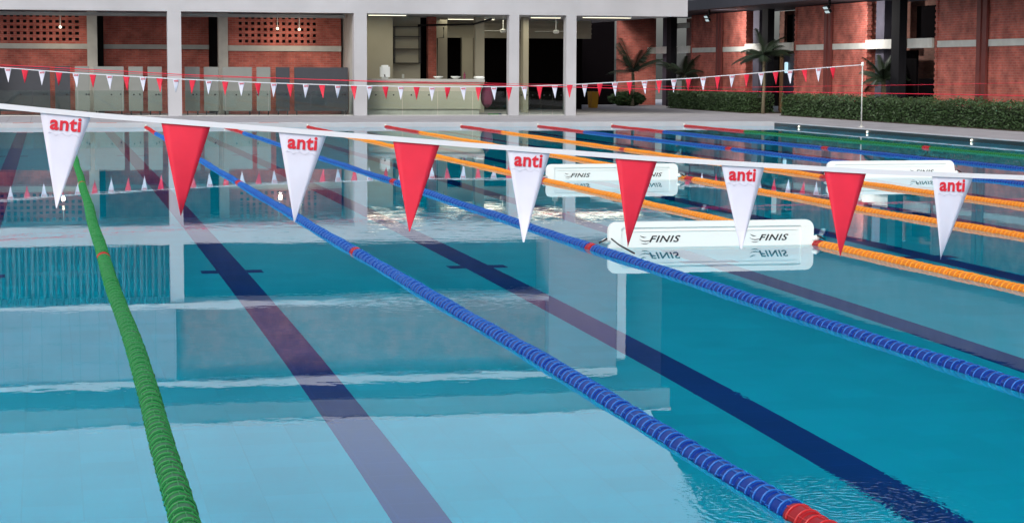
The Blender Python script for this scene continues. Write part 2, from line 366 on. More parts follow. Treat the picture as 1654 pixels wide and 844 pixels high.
# partition panels
pg = 'grey partition panels along the left brick wall'
PAN = [(-2.2, -.45, 0), (.2, 1.72, 0), (1.86, 2.30, 0), (2.44, 2.86, 1), (2.98, 3.86, 1), (4.0, 4.42, 1), (4.56, 4.98, 1), (5.66, 6.10, 1), (6.22, 6.66, 1), (6.78, 7.66, 1), (7.80, 8.22, 1), (8.38, 8.80, 0), (8.94, 10.58, 0)]
PLAB = ['wide dark grey panel at the left end behind the corner column', 'wide dark grey panel under the left brick screen', 'narrow dark grey panel next to the wide one on the left', 'narrow light grey panel left of the left grey post',
        'wide light grey panel in front of the left grey post', 'light grey panel right of the wide one by the left post', 'light grey panel just left of the tall left column', 'light grey panel just right of the tall left column',
        'second light grey panel right of the tall left column', 'wide light grey panel in front of the right grey post', 'narrow light grey panel right of the right grey post', 'narrow dark grey panel under the right brick screen', 'wide dark grey panel ending at the kiosk column']
for (a, b, l), lab in zip(PAN, PLAB):
    t_ = thing('partition_panel', lab, 'partition', ((a+b)/2, 9.0, DECK), pg); hw = (b-a)/2
    obj('board', box(-hw, hw, -.02, .02, .12, 1.44, bev=.004), M['ltgrey'] if l else M['dkgrey'], t_)
    bm = bmesh.new(); bx(bm, -hw+.05, -hw+.09, -.015, .015, 0, .119); obj('foot', bm, M['blackmetal'], t_)
    bm = bmesh.new(); bx(bm, hw-.09, hw-.05, -.015, .015, 0, .119); obj('foot', bm, M['blackmetal'], t_)
    bm = bmesh.new(); lathe(bm, [(.022, -.045), (.022, -.02)], 'Y', 8, (hw-.1, 0, .62)); obj('latch', bm, M['blackmetal'], t_)

# glass balustrade
gm = bpy.data.materials.new('balustrade_glass'); gm.use_nodes = True; n = gm.node_tree; n.nodes.clear()
o_ = n.nodes.new('ShaderNodeOutputMaterial'); mx = n.nodes.new('ShaderNodeMixShader'); fr = n.nodes.new('ShaderNodeFresnel'); fr.inputs[0].default_value = 1.5
tr = n.nodes.new('ShaderNodeBsdfTransparent'); tr.inputs[0].default_value = (.88, .93, .90, 1); gl = n.nodes.new('ShaderNodeBsdfGlossy'); gl.inputs['Roughness'].default_value = .02
n.links.new(fr.outputs[0], mx.inputs[0]); n.links.new(tr.outputs[0], mx.inputs[1]); n.links.new(gl.outputs[0], mx.inputs[2]); n.links.new(mx.outputs[0], o_.inputs[0])
BAYS = [(-.08, 5.08, 'glass balustrade before the partition panels, left of the tall left column'), (5.52, 10.6, 'glass balustrade between the tall left column and the kiosk column'),
        (11.03, 15.38, 'glass balustrade in front of the kiosk counter'), (15.73, 17.18, 'short glass balustrade between the two close columns')]
for a, b, lab in BAYS:
    t_ = thing('glass_balustrade', lab, 'balustrade', (a, 8.15, DECK), 'glass balustrades between the white columns')
    npn = max(3, round((b-a)/1.2)) if b-a > 2 else 4; wpn = (b-a)/npn
    for i in range(npn):
        pn_ = obj('glass_pane', box(i*wpn+.012, (i+1)*wpn-.012, -.006, .006, .02, .74), gm, t_)
        for q in (.25, .75):
            bm = bmesh.new(); lathe(bm, [(.025, -.02), (.025, -.0065)], 'Y', 8, (i*wpn+q*wpn, 0, .62)); obj('clamp', bm, M['blackmetal'], pn_)
    obj('rail', box(.0, b-a, -.015, .015, 0, .018), M['steel'], t_)

# kiosk furniture
k_ = thing('kiosk_counter', 'long pale counter with a grey top inside the lit kiosk', 'counter', (12.95, 9.0, DECK))
obj('front', box(-1.82, 1.78, 0, .6, .17, 1.0, bev=.006), M['beige'], k_); obj('plinth', box(-1.78, 1.74, .05, .55, 0, .168), M['lintel'], k_)
obj('countertop', box(-1.86, 1.9, -.06, .66, 1.002, 1.1, bev=.01), M['grey'], k_)
d_ = thing('drinks_dispenser', 'white rounded dispenser at the left end of the kiosk counter', 'dispenser', (11.75, 9.25, DECK+1.1))
obj('housing', box(-.14, .16, -.13, .13, 0, .42, bev=.05), M['plastic'], d_)
bm = bmesh.new(); tube(bm, [(-.02, -.13, .12), (-.02, -.19, .12), (-.02, -.19, .06)], .018); obj('spout', bm, M['blackmetal'], d_)
for x, lab in ((13.45, 'white bowl on the kiosk counter, nearer the shelf'), (14.0, 'white bowl on the kiosk counter, nearer the dark windows')):
    bm = bmesh.new(); lathe(bm, [(.06, 0), (.08, .01), (.15, .06), (.16, .08), (.15, .08), (.08, .02)], 'Z', 20, smooth=True)
    o = obj('bowl', bm, M['plastic']); o.location = (x, 9.3, DECK+1.101); tag(o, lab, 'bowl', 'white bowls on the kiosk counter')
o = obj('folded_towel', box(-.14, .14, -.2, .2, 0, .09, bev=.03), M['plastic']); o.location = (14.72, 9.2, DECK+1.101); tag(o, 'white folded towel on the right end of the kiosk counter', 'towel')
bm = bmesh.new(); lathe(bm, [(.035, 0), (.035, .14), (.012, .18), (.012, .22)], 'Z', 10); o = obj('bottle', bm, M['maroon']); o.location = (14.3, 9.4, DECK+1.101); tag(o, 'small dark red bottle standing on the kiosk counter', 'bottle')
s_ = thing('wall_shelf', 'black open wall shelf with two middle boards on the beige kiosk wall', 'shelf', (12.95, 12.18, 1.68))
bm = bmesh.new(); W2 = .42
for sx in (-W2, W2):
    for y in (-.28, -.02): bx(bm, sx-.015, sx+.015, y-.015, y+.015, 0, 1.16)
obj('upright', bm, M['blackmetal'], s_)
for z in (0, .45, .85, 1.162): obj('shelf_board', box(-W2-.02, W2+.02, -.3, 0, z, z+.025), M['blackmetal'], s_)
o = obj('power_outlet', box(-.04, .04, -.03, 0, 0, .14, bev=.008), M['plastic']); o.location = (12.85, 12.195, 1.2); tag(o, 'small white socket on the kiosk wall under the black shelf', 'socket')
for x, y, z, lab in ((16.4, 13.2, 2.78, 'white three-blade ceiling fan seen left of the close columns'), (18.0, 12.4, 2.76, 'white three-blade ceiling fan seen between the close columns')):
    t_ = thing('ceiling_fan', lab, 'fan', (x, y, z), 'ceiling fans in the pavilion')
    bm = bmesh.new(); lathe(bm, [(.06, -.08), (.10, -.05), (.10, .03), (.03, .06), (.018, .07), (.018, .42)], 'Z', 14); obj('motor', bm, M['plastic'], t_)
    for a in (15, 135, 255):
        b_ = obj('blade', box(.09, .78, -.06, .06, -.008, .002), M['plastic'], t_); b_.rotation_euler.z = R(a)
t_ = thing('backpack', 'dark maroon backpack hanging beside the right end of the counter', 'backpack', (15.0, 9.35, .25))
bm = bmesh.new(); bmesh.ops.create_uvsphere(bm, u_segments=16, v_segments=10, radius=1); bmesh.ops.scale(bm, vec=(.2, .14, .36), verts=bm.verts); bmesh.ops.translate(bm, vec=(0, 0, .42), verts=bm.verts)
for f in bm.faces: f.smooth = True
obj('bag', bm, M['maroon'], t_); obj('pocket', box(-.13, .13, -.19, -.1, .15, .42, bev=.03), M['maroon'], t_)
bm = bmesh.new(); tube(bm, [(-.08, .1, .3), (-.12, .2, .5), (-.08, .12, .74), (0, .02, .85)], .02); obj('strap', bm, M['blackmetal'], t_)
o = obj('kickboard', box(-.16, .16, -.12, .12, 0, .04, bev=.015), mat('green_foam', (.10, .42, .10), .7)); o.location = (15.05, 8.62, DECK+.001); tag(o, 'green foam kickboard lying on the floor by the column', 'kickboard')
o = obj('kickboard', box(-.14, .14, -.1, .1, 0, .04, bev=.015), mat('blue_foam', (.03, .08, .18), .7)); o.location = (15.22, 8.9, DECK+.001); tag(o, 'dark blue foam kickboard lying on the floor by the column', 'kickboard')
t_ = thing('floor_sign', 'yellow folding caution sign standing in the dark passage', 'sign', (21.25, 19.5, DECK))
for s in (-1, 1):
    bm = bmesh.new(); bx(bm, -.13, .13, -.01, .01, 0, .62); p_ = obj('sign_board', bm, M['yellow'], t_); p_.rotation_euler.x = R(-14*s); p_.location = (0, s*.16, 0)

# ------------------------------------------------------------------ brick hall on the right
HX = 25.5
hall = thing('brick_hall', 'long red brick hall with pale band and charcoal roof fascia on the right', 'building', (HX, 0, 0))
def H(name, bm, mt):
    o = obj(name, bm, mt, hall); o.location = (-HX, 0, 0); return o
Zt = 3.56
def panel(y0, y1):
    H('brick_wall', box(HX, HX+.3, y0, y1, DECK, Zt), M['brick'])
    H('band', box(HX-.03, HX-.002, y0+.06, y1-.06, 2.16, 2.335), M['bandmat'])
    for y in (y0, y1):                      # toothed edges of the panel, joined by a continuous core
        bm = bmesh.new(); z = DECK+.05
        while z < Zt-.08:
            bx(bm, HX-.035, HX+.12, y-.08, y+.08, z, z+.08); z += .16
        bx(bm, HX-.034, HX+.11, y-.03, y+.03, DECK+.01, Zt-.01)
        H('toothed_edge', bm, M['brick'])
for y0, y1 in ((-30, -14.2), (-11.5, -.55), (4.25, 10.05), (14.8, 20.8)): panel(y0, y1)
for yp in (-22, -6.6, -3.4, 7.15, 17.5):
    bm = bmesh.new(); bx(bm, HX-.10, HX-.036, yp-.28, yp-.06, DECK, Zt); bx(bm, HX-.10, HX-.036, yp+.06, yp+.28, DECK, Zt); bx(bm, HX-.06, HX-.037, yp-.059, yp+.059, DECK, Zt)
    H('pilaster', bm, M['pilaster'])
for y0, y1 in ((-14.2, -11.5), (-.5, 4.2), (10.1, 14.75), (20.85, 25.2)):      # recesses
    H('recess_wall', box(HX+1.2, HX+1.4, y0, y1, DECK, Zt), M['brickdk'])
    H('dark_window', box(HX+1.1, HX+1.19, y0+1.1, y1-1.0, 2.45, 3.4), M['black'])
    H('band', box(HX-.10, HX-.04, y0+.05, y1-.05, 2.15, 2.42), M['bandmat'])
    H('grey_pier', box(HX+.1, HX+.5, y1-.95, y1-.35, DECK, 2.148), M['violet'])
    H('grey_pier', box(HX+.1, HX+.5, y1-.95, y1-.35, 2.422, Zt), M['violet'])
    ym = y0+(y1-y0)*.43
    H('steel_column', box(HX-.35, HX-.12, ym-.35, ym+.2, DECK, Zt), M['colmat'])
H('upper_band', box(HX-.1, HX-.04, 21, 23.2, 3.1, 3.3), M['lintel'])
H('dark_window', box(HX+.3, HX+.36, 1.4, 3.0, .3, 2.1), M['black'])
H('dark_window', box(HX+.3, HX+.36, -.4, 1.2, .3, 1.3), M['black'])
H('dark_window', box(HX+.3, HX+.36, 12.4, 14, .3, 2.1), M['black'])
H('side_wall', box(23.9, HX-.04, 25.3, 25.6, DECK, Zt), M['brick'])
H('side_band', box(25.1, HX-.05, 25.26, 25.298, 2.15, 2.4), M['lintel'])
# doorway between the hedges
H('door', box(HX+.05, HX+.10, 10.15, 11.3, DECK, 2.05), mat('navy_door', (.015, .015, .035), .4))
H('door_frame', box(HX-.02, HX+.12, 11.31, 11.45, DECK, 2.148), M['wood'])
o = obj('wall_sign', box(-.02, .02, -.13, .13, 0, .36, bev=.018), emit('sign_face', (.5, .75, .85), .35)); o.location = (HX+.02, 10.95, 1.42); tag(o, 'small pale blue sign on the dark door between the hedges', 'sign')
# roof: fascia, soffit, upper storey; added unseen mass darkens the water's reflection
H('fascia', box(23.7, 23.9, -40, 17.5, 3.585, 3.93), M['fascia'])
H('soffit', box(23.902, 27, -40, 26, 3.60, 3.80), M['fascia'])
H('upper_storey', box(24.0, 34, -40, 17.2, 3.932, 5.5), M['streak'])
prof = [(-40, 5.502), (-40, 9.5), (-6, 11.4), (13.2, 14.7), (14.7, 14.4), (17.5, 13.2), (20.5, 12.2), (23, 10.5), (24, 9), (24, 5.502)]
bm = bmesh.new(); A = [bm.verts.new((24.2, y, z)) for y, z in prof]; B = [bm.verts.new((36, y, z)) for y, z in prof]
bm.faces.new(A); bm.faces.new(B[::-1])
for i in range(len(prof)): j = (i+1) % len(prof); bm.faces.new((A[i], B[i], B[j], A[j]))
H('sky_block_mass', bm, M['skyblock'])
for y, lab in ((-9.8, 'added unseen twin floodlight that brightens the wall farther along the brick hall'), (-18.0, 'added unseen twin floodlight that brightens the wall at the near end of the hall'), (14.74, 'lit twin floodlight under the roof near the white beam'), (3.81, 'lit twin floodlight under the roof above the middle of the brick hall')):  # first two are out of view, added to brighten the brick wall
    t_ = thing('floodlight', lab, 'floodlight', (24.1, y, 3.36), 'twin floodlights under the roof of the brick hall')
    bm = bmesh.new(); bx(bm, -.03, .03, -.03, .03, .06, .24); bx(bm, -.12, .04, -.12, .12, .04, .06); obj('bracket', bm, M['blackmetal'], t_)
    for q, (dy, dz) in enumerate(((.05, .0), (-.10, -.12))):
        h_ = obj('lamp_head', box(-.03, .05, -.17, .17, -.045, .045, bev=.008), M['blackmetal'], t_, (-.08, dy, dz)); h_.rotation_euler.y = R(-35)
        obj('lamp_face', box(-.04, -.031, -.155, .155, -.038, .038), M['lamp'], h_)
    ld = bpy.data.lights.new('flood_lamp', 'AREA'); ld.shape = 'RECTANGLE'; ld.size = .12; ld.size_y = .06; ld.energy = 26; ld.color = (1, .95, .9)
    lo = bpy.data.objects.new('flood_lamp', ld); C.objects.link(lo); lo.parent = t_; lo.location = (-.10, 0, -.24)
    lo.rotation_euler = Vector((-1, 0, .35)).to_track_quat('Z', 'Y').to_euler()

# ------------------------------------------------------------------ planting
def leaves(bm, inside, nn, sz):
    for _ in range(nn):
        p = inside(); d = Vector((random.gauss(0, 1), random.gauss(0, 1), random.gauss(0, 1))).normalized(); e = d.orthogonal().normalized(); s = sz*random.uniform(.6, 1.3)
        a = d*s; b = e*s*.45
        bm.faces.new([bm.verts.new(p-a), bm.verts.new(p+b), bm.verts.new(p+a), bm.verts.new(p-b)])
def hedge(y0, y1, x0, x1, z1, nn, lab):
    t_ = thing('hedge', lab, 'hedge', (x0, y0, DECK), 'clipped hedges along the brick hall')
    bm = bmesh.new(); bx(bm, .14, x1-x0-.14, .14, y1-y0-.14, .05, z1-DECK-.12)
    obj('core', bm, mat('hedge_core', (.012, .02, .008), .9), t_)
    bm = bmesh.new()
    def ins():
        f = random.random(); y = random.uniform(0, y1-y0); top = z1-DECK+.05*math.sin(y*2.3)+.03*math.sin(y*7+1)
        if f < .55: return Vector((random.gauss(.05, .05), y, random.uniform(.02, top)))
        if f < .9: return Vector((random.uniform(0, x1-x0), y, top+random.gauss(-.03, .04)))
        return Vector((random.uniform(0, x1-x0), random.choice((0, y1-y0))+random.gauss(0, .04), random.uniform(.02, top)))
    leaves(bm, ins, nn, .038); obj('foliage', bm, M['leaf'], t_)
hedge(-30, 7.3, 24.0, 24.9, .73, 46000, 'long clipped green hedge at the right, in front of the brick hall')
hedge(10.4, 19.0, 24.0, 24.9, .72, 13000, 'darker clipped hedge left of the dark doorway')
def palm(x, y, h, n_, spread, lab, cat='palm', trunkr=.05, droop=.5, base=DECK):
    t_ = thing('palm_plant', lab, cat, (x, y, base), 'palms and shrubs before the brick walls')
    bm = bmesh.new(); tube(bm, [(0, 0, 0), (.03, .02, h*.5), (0, 0, h)], [trunkr*1.2, trunkr, trunkr*.8], 10); obj('trunk', bm, M['trunk'], t_)
    bm = bmesh.new()
    for i in range(n_):
        a = 2*math.pi*i/n_+random.uniform(-.25, .25); el = random.uniform(.15, 1.3); L = spread*random.uniform(.8, 1.15)
        prev = Vector((0, 0, h)); d = Vector((math.cos(a)*math.cos(el), math.sin(a)*math.cos(el), math.sin(el))); side = Vector((-math.sin(a), math.cos(a), 0)); pts = [prev.copy()]
        for s in range(9):
            d = (d+Vector((0, 0, -droop*.22))).normalized(); prev = prev+d*L/9; pts.append(prev.copy())
        for s in range(1, 9):
            for sd in (-1, 1):
                for q in range(3):
                    p = pts[s].lerp(pts[s+1], q/3); l = .34*spread*(1-abs(s-4)/7)
                    tip = p+side*sd*l*.8+d*l*.35+Vector((0, 0, -l*.35)); wv = (pts[s+1]-pts[s]).normalized()*.022
                    bm.faces.new([bm.verts.new(p-wv), bm.verts.new(p+wv), bm.verts.new(tip)])
        tube(bm, pts, [.014*(1-k/12) for k in range(len(pts))], 4)
    obj('crown', bm, M['leaf2'], t_)
palm(24.3, 9.8, 1.9, 16, 1.0, 'small bushy palm with a thin pale trunk left of the dark doorway')
palm(25.15, 2.2, 1.15, 14, .95, 'low dark palm against the recess behind the right hedge', trunkr=.08)
palm(23.7, 22.6, 1.3, 14, 1.45, 'tall dark palm at the far brick corner in the passage', trunkr=.07, droop=.3)
palm(25.0, 20.3, 1.2, 16, 1.1, 'dark palm in the recess left of the dark hedge', trunkr=.08)
t_ = thing('shrub', 'low round dark shrub at the foot of the far brick corner', 'shrub', (23.7, 23.4, DECK))
bm = bmesh.new()
def ins2():
    v = Vector((random.gauss(0, 1), random.gauss(0, 1), random.gauss(0, 1))).normalized()*random.uniform(.7, 1.02); return Vector((v.x*.75, v.y*.5, .28+v.z*.28))
leaves(bm, ins2, 3500, .06); obj('foliage', bm, M['leaf'], t_)
bm = bmesh.new()
for a in range(5): tube(bm, [(0, 0, 0), (math.cos(a*1.3)*.25, math.sin(a*1.3)*.2, .35)], [.02, .008], 6)
obj('stems', bm, M['trunk'], t_)
bm = bmesh.new(); bx(bm, 23.96, HX, -30, 7.4, DECK+.001, DECK+.02); bx(bm, 23.96, HX, 10.3, 19.1, DECK+.001, DECK+.02); struct(obj('planting_bed', bm, M['soil']))

# ------------------------------------------------------------------ lane ropes
PITCHF = .164
def float_mesh(col, seg):
    bm = bmesh.new(); h = PITCHF/2-.002
    def ring(yc, hw_, ro): lathe(bm, [(.034, yc-hw_), (ro-.002, yc-hw_), (ro, yc-hw_*.4), (ro, yc+hw_*.4), (ro-.002, yc+hw_), (.034, yc+hw_)], 'Y', seg, mi=0)
    ring(-h/2, .0026, .0555); ring(h/2, .0026, .0555)
    lathe(bm, [(.02, -h), (.050, -h+.003), (.0515, -h*.75), (.0495, -h*.5), (.0518, -h*.25), (.0498, 0), (.0518, h*.25), (.0495, h*.5), (.0515, h*.75), (.050, h-.003), (.02, h)], 'Y', seg, mi=1, smooth=True)
    if seg > 10:
        for k in range(5):
            a = 2*math.pi*k/5
            for y0, y1, da in ((-h+.004, -h/2, .3), (-h/2, h/2, 0), (h/2, h-.004, .5)):
                b2 = bmesh.new(); bx(b2, .03, .0545, y0, y1, -.0016, .0016); b2.transform(Matrix.Rotation(a+da, 4, 'Y'))
                tm = bpy.data.meshes.new('x'); b2.to_mesh(tm); b2.free(); bm.from_mesh(tm); bpy.data.meshes.remove(tm)
    bmesh.ops.recalc_face_normals(bm, faces=bm.faces[:])
    me = bpy.data.meshes.new(col+'_float'); bm.to_mesh(me); bm.free()
    for q in FL[col]: me.materials.append(q)
    return me
HI = {c: float_mesh(c, 18) for c in FL}; LO = {c: float_mesh(c, 8) for c in FL}
ROPES = [('green', [(-50, 0), (-44.9, .0), (-42.2, .02), (-37, .0), (-35, -.01), (-18, .01), (0, 0)], 'bright green lane rope with a single red float, nearest to the left edge'),
         ('blue', [(-50, 0), (-40, .02), (-35, -.01), (-25, -.03), (0, -.05)], 'blue lane rope right of the near green rope, red at its near end'),
         ('blue', [(-50, 0), (-42, .01), (-35, -.03), (-25, -.01), (0, -.1)], 'blue lane rope tied to the left end of the nearest white turning board'),
         ('orange', [(-50, 0), (-38, .02), (-35.3, -.03), (-31, .02), (-18, -.02), (0, -.04)], 'orange lane rope tied to the right end of the nearest white turning board'),
         ('orange', [(-50, .1), (-34, .08), (-31, .0), (-29, .05), (-26, .06), (-19, .06), (0, -.06)], 'middle one of three orange lane ropes'),
         ('orange', [(-50, 0), (-31, .0), (-26, -.04), (-24, .06), (-20, -.02), (0, -.09)], 'farthest of three orange lane ropes'),
         ('blue', [(-50, 0), (-15, .03), (-5, -.1), (0, -.06)], 'blue lane rope directly beyond the orange ropes'),
         ('blue', [(-50, 0), (-15, -.04), (-5, -.15), (0, -.08)], 'blue lane rope next to the far green rope'),
         ('green', [(-50, 0), (-15, .04), (-5, -.1), (0, -.1)], 'green lane rope farthest away, near the hedge side')]
NEARLIM = {1: -45.2, 2: -45.6, 3: -43.2, 4: -39.6, 5: -35.4, 6: -31.6}
for k, (colr, offs, lab) in enumerate(ROPES, 1):
    X0 = LANE*k
    rope = thing('lane_rope', lab, 'lane rope', (X0, 0, 0), 'lane ropes across the pool')
    ph = k*1.7
    fx = lambda y: interp(offs, y)+.006*math.sin(y*1.1+ph)
    fz = lambda y: -.010+.003*math.sin(y*1.7+ph)+.002*math.sin(y*5.3+ph*2)
    bm = bmesh.new(); pts = [(fx(y), y, fz(y)) for y in [-49.98+i*.49 for i in range(102)]]+[(fx(0), -.01, .05)]
    tube(bm, pts, .008, 6); obj('cable', bm, M['steel'], rope)
    runs = {}; nhi = 0; y = -49.7
    lim = NEARLIM.get(k)
    while y < -.1:
        c = colr
        if y > -4.9 or y < -45.0: c = 'red'
        elif any(abs(y-q) < (.083 if k == 1 else .1) for q in (-15, -25, -35.1)): c = 'red'
        if lim is not None and y >= lim and nhi < 100:
            nhi += 1
            f = mobj('float', HI[c], rope, (fx(y), y, fz(y)))
            f.rotation_euler = (random.gauss(0, .02), random.uniform(0, 1.05), math.atan2(-(fx(y+.2)-fx(y-.2)), .4)+random.gauss(0, .02))
            if c == 'red' and y > -45: f['label'] = 'red marker float'
        else: runs.setdefault(c, []).append((fx(y), y, fz(y)))
        y += PITCHF
    for c, ps in runs.items():
        bm = bmesh.new()
        for p in ps:
            n0 = len(bm.verts); bm.from_mesh(LO[c]); bm.verts.ensure_lookup_table()
            bmesh.ops.translate(bm, vec=p, verts=bm.verts[n0:])
        me = bpy.data.meshes.new('floats'); bm.to_mesh(me); bm.free()
        for q in FL[c]: me.materials.append(q)
        o = mobj('float_run', me, rope); o['kind'] = 'stuff'
        if c == 'red': o['label'] = 'red floats of the lane rope'
    bm = bmesh.new(); lathe(bm, [(.012, -.05), (.03, -.04), (.03, -.012), (.012, -.002)], 'Y', 10, (fx(0), 0, .05)); obj('wall_anchor', bm, M['steel'], rope)

# lane plates on the far coping
for k in range(1, 5):
    xk = (k-.5)*LANE
    o = obj('lane_plate', box(xk-.25, xk+.25, .03, .33, DECK+.012, DECK+.018), mat('faded_red_paint', (.55, .28, .26), .7))
    tag(o, ['faded red plate on the far coping, leftmost of the row', 'faded red plate on the far coping between the green and blue ropes', 'faded red plate on the far coping between the two left blue ropes', 'faded red plate on the far coping left of the first orange rope'][k-1], 'plate', 'faded red plates on the far coping')

# ------------------------------------------------------------------ turning boards
FINIS = text_mesh('FINIS', .075, M['ink'], shear=.35, bold=.0012, space=1.12)
def swoosh():
    bm = bmesh.new()
    def blade(pts, wd):
        prev = None
        for i, (x, z) in enumerate(pts):
            t = i/(len(pts)-1); wq = wd*math.sin(math.pi*min(.98, max(.04, t)))
            a = bm.verts.new((x, -.0006, z-wq)); b = bm.verts.new((x, -.0006, z+wq))
            if prev: bm.faces.new((prev[0], a, b, prev[1]))
            prev = (a, b)
    blade([(-.16, .020), (-.135, .006), (-.11, .002), (-.08, .006), (-.05, .016)], .0035)
    blade([(-.155, .05), (-.145, .043), (-.13, .036), (-.115, .034), (-.10, .036)], .004)
    blade([(-.145, -.012), (-.125, -.018), (-.10, -.018), (-.075, -.010)], .003)
    r = bmesh.ops.extrude_face_region(bm, geom=bm.faces[:]); bmesh.ops.translate(bm, vec=(0, -.0012, 0), verts=[v for v in r['geom'] if isinstance(v, bmesh.types.BMVert)])
    bmesh.ops.recalc_face_normals(bm, faces=bm.faces[:])
    me = bpy.data.meshes.new('logo'); bm.to_mesh(me); bm.free(); me.materials.append(M['ink']); return me
LOGO = swoosh()
def rrect(bm, w_, z0, z1, r, y0, y1, seg=6):
    pts = []
    for cx, cz, a0 in ((w_-r, z1-r, 0), (-w_+r, z1-r, 90), (-w_+r, z0+r, 180), (w_-r, z0+r, 270)):
        for i in range(seg+1): a = R(a0+90*i/seg); pts.append((cx+r*math.cos(a), cz+r*math.sin(a)))
    A = [bm.verts.new((x, y0, z)) for x, z in pts]; B = [bm.verts.new((x, y1, z)) for x, z in pts]
    bm.faces.new(A); bm.faces.new(B[::-1])
    for i in range(len(pts)): j = (i+1) % len(pts); bm.faces.new((A[i], A[j], B[j], B[i]))
def frame_ring(bm, wo, z0o, z1o, ro, wi, z0i, z1i, ri, y0, y1, seg=6):
    def pts(w_, z0, z1, r):
        out = []
        for cx, cz, a0 in ((w_-r, z1-r, 0), (-w_+r, z1-r, 90), (-w_+r, z0+r, 180), (w_-r, z0+r, 270)):
            for i in range(seg+1): a = R(a0+90*i/seg); out.append((cx+r*math.cos(a), cz+r*math.sin(a)))
        return out
    O, I = pts(wo, z0o, z1o, ro), pts(wi, z0i, z1i, ri); nn = len(O)
    Of, If = [bm.verts.new((x, y0, z)) for x, z in O], [bm.verts.new((x, y0, z)) for x, z in I]
    Ob, Ib = [bm.verts.new((x, y1, z)) for x, z in O], [bm.verts.new((x*.985, y1, z)) for x, z in I]
    for i in range(nn):
        j = (i+1) % nn
        bm.faces.new((Of[i], Of[j], If[j], If[i])); bm.faces.new((Ob[i], Ib[i], Ib[j], Ob[j]))
        bm.faces.new((Of[i], Ob[i], Ob[j], Of[j])); bm.faces.new((If[i], If[j], Ib[j], Ib[i]))
def board(x0, x1, y, zt, lab, prints, rot=0, tilt=0, zw=0):
    cx = (x0+x1)/2; hw = (x1-x0)/2
    t_ = thing('turning_board', lab, 'turning board', (cx, y, zw), 'white floating turning boards'); t_.rotation_euler = (tilt, 0, rot)
    bm = bmesh.new(); frame_ring(bm, hw, -.24, zt, .075, hw-.115, -.17, zt-.05, .02, -.012, .03)
    bmesh.ops.bevel(bm, geom=[e for e in bm.edges if len(e.link_faces) == 2 and e.calc_face_angle(0) > 1], offset=.006, segments=2, affect='EDGES')
    obj('frame', bm, M['plastic'], t_)
    bm = bmesh.new(); rrect(bm, hw-.10, -.185, zt-.04, .03, .000, .02); ip = obj('inset_panel', bm, M['plastic2'], t_)
    obj('lip', box(-hw+.15, hw-.15, -.006, -.0005, zt-.085, zt-.079), M['plastic'], t_)
    for px_, s in prints:
        L_ = mobj('lettering', FINIS, ip, (px_, -.002, .045)); L_.rotation_euler.x = R(90); L_.scale = (s*1.08, s*.78, s)
        mobj('logo', LOGO, ip, (px_-.045, -.0005, .05)).scale = (s*.8, 1, s*.8)
    for sd in (-1, 1):
        bm = bmesh.new(); tube(bm, [(sd*(hw-.01), 0, .05), (sd*(hw+.03), -.01, .06), (sd*(hw+.055), 0, .055)], [.022, .028, .014], 8); obj('clip', bm, M['plastic'], t_)
        bm = bmesh.new(); tube(bm, [(sd*(hw+.02), -.04, .085), (sd*(hw+.06), -.05, .065), (sd*(hw+.09), -.03, .05)], .008, 6); obj('tie_cord', bm, M['ink'], t_)
    return t_
board(6.29, 8.16, -35.05, .222, 'nearest and largest looking white turning board, lettered FINIS twice', [(-.44, 1.35), (.555, 1.3)])
board(8.27, 10.16, -25.0, .225, 'white turning board between two orange ropes, partly behind a red pennant', [(-.47, 1.35), (.57, 1.3)])
board(12.39, 14.34, -25.0, .235, 'farthest white turning board at the right, lettered once, tilted and riding higher', [(.50, 1.35)], tilt=-.25, zw=.01)
bm = bmesh.new(); tube(bm, [(6.30, -35.12, .085), (6.26, -35.5, .065), (6.21, -36.1, .052)], .007, 6)
o = obj('cord', bm, M['ink']); tag(o, 'black cord lying on the blue rope beside the nearest turning board', 'cord')

# ------------------------------------------------------------------ pennant lines
ANTI = text_mesh('anti', .062, M['redink'], bold=.0017, extrude=.0006, space=1.05)
def wiggle():
    bm = bmesh.new(); prev = None
    for i in range(28):
        t = i/27; x = -.052+.104*t; z = .0035*math.sin(t*19)+.0015*math.sin(t*47); w_ = .0006+.0004*math.sin(t*31)
        a = bm.verts.new((x, 0, z-w_)); b = bm.verts.new((x, 0, z+w_)); 
        if prev: bm.faces.new((prev[0], a, b, prev[1]))
        prev = (a, b)
    me = bpy.data.meshes.new('script'); bm.to_mesh(me); bm.free(); me.materials.append(M['greyink']); return me
SCR = wiggle()
def pennant_bm(zl, zr, xl, xr, tx, tz, curl, nseg=9):
    """two-sided triangular cloth, slightly curved; local coordinates relative to the string"""
    bm = bmesh.new(); rows = []
    for i in range(nseg+1):
        t = i/nseg; row = []
        for j in range(7):
            s = j/6
            top = Vector((xl+(xr-xl)*s, 0, zl+(zr-zl)*s)); tip = Vector((tx, 0, tz)); p = top.lerp(tip, t*.985)
            p.y = curl*math.sin(math.pi*(s-.5)*.9)*t*(1-t*.3)*.6+curl*.9*t*t
            row.append(p)
        rows.append(row)
    F_ = [[bm.verts.new(p) for p in r_] for r_ in rows]; Bk = [[bm.verts.new(p+Vector((0, .0012, 0))) for p in r_] for r_ in rows]
    for i in range(nseg):
        for j in range(6):
            bm.faces.new((F_[i][j], F_[i][j+1], F_[i+1][j+1], F_[i+1][j])).smooth = True; bm.faces.new((Bk[i][j], Bk[i+1][j], Bk[i+1][j+1], Bk[i][j+1])).smooth = True
    for i in range(nseg):
        bm.faces.new((F_[i][0], F_[i+1][0], Bk[i+1][0], Bk[i][0])); bm.faces.new((F_[i][6], Bk[i][6], Bk[i+1][6], F_[i+1][6]))
    return bm
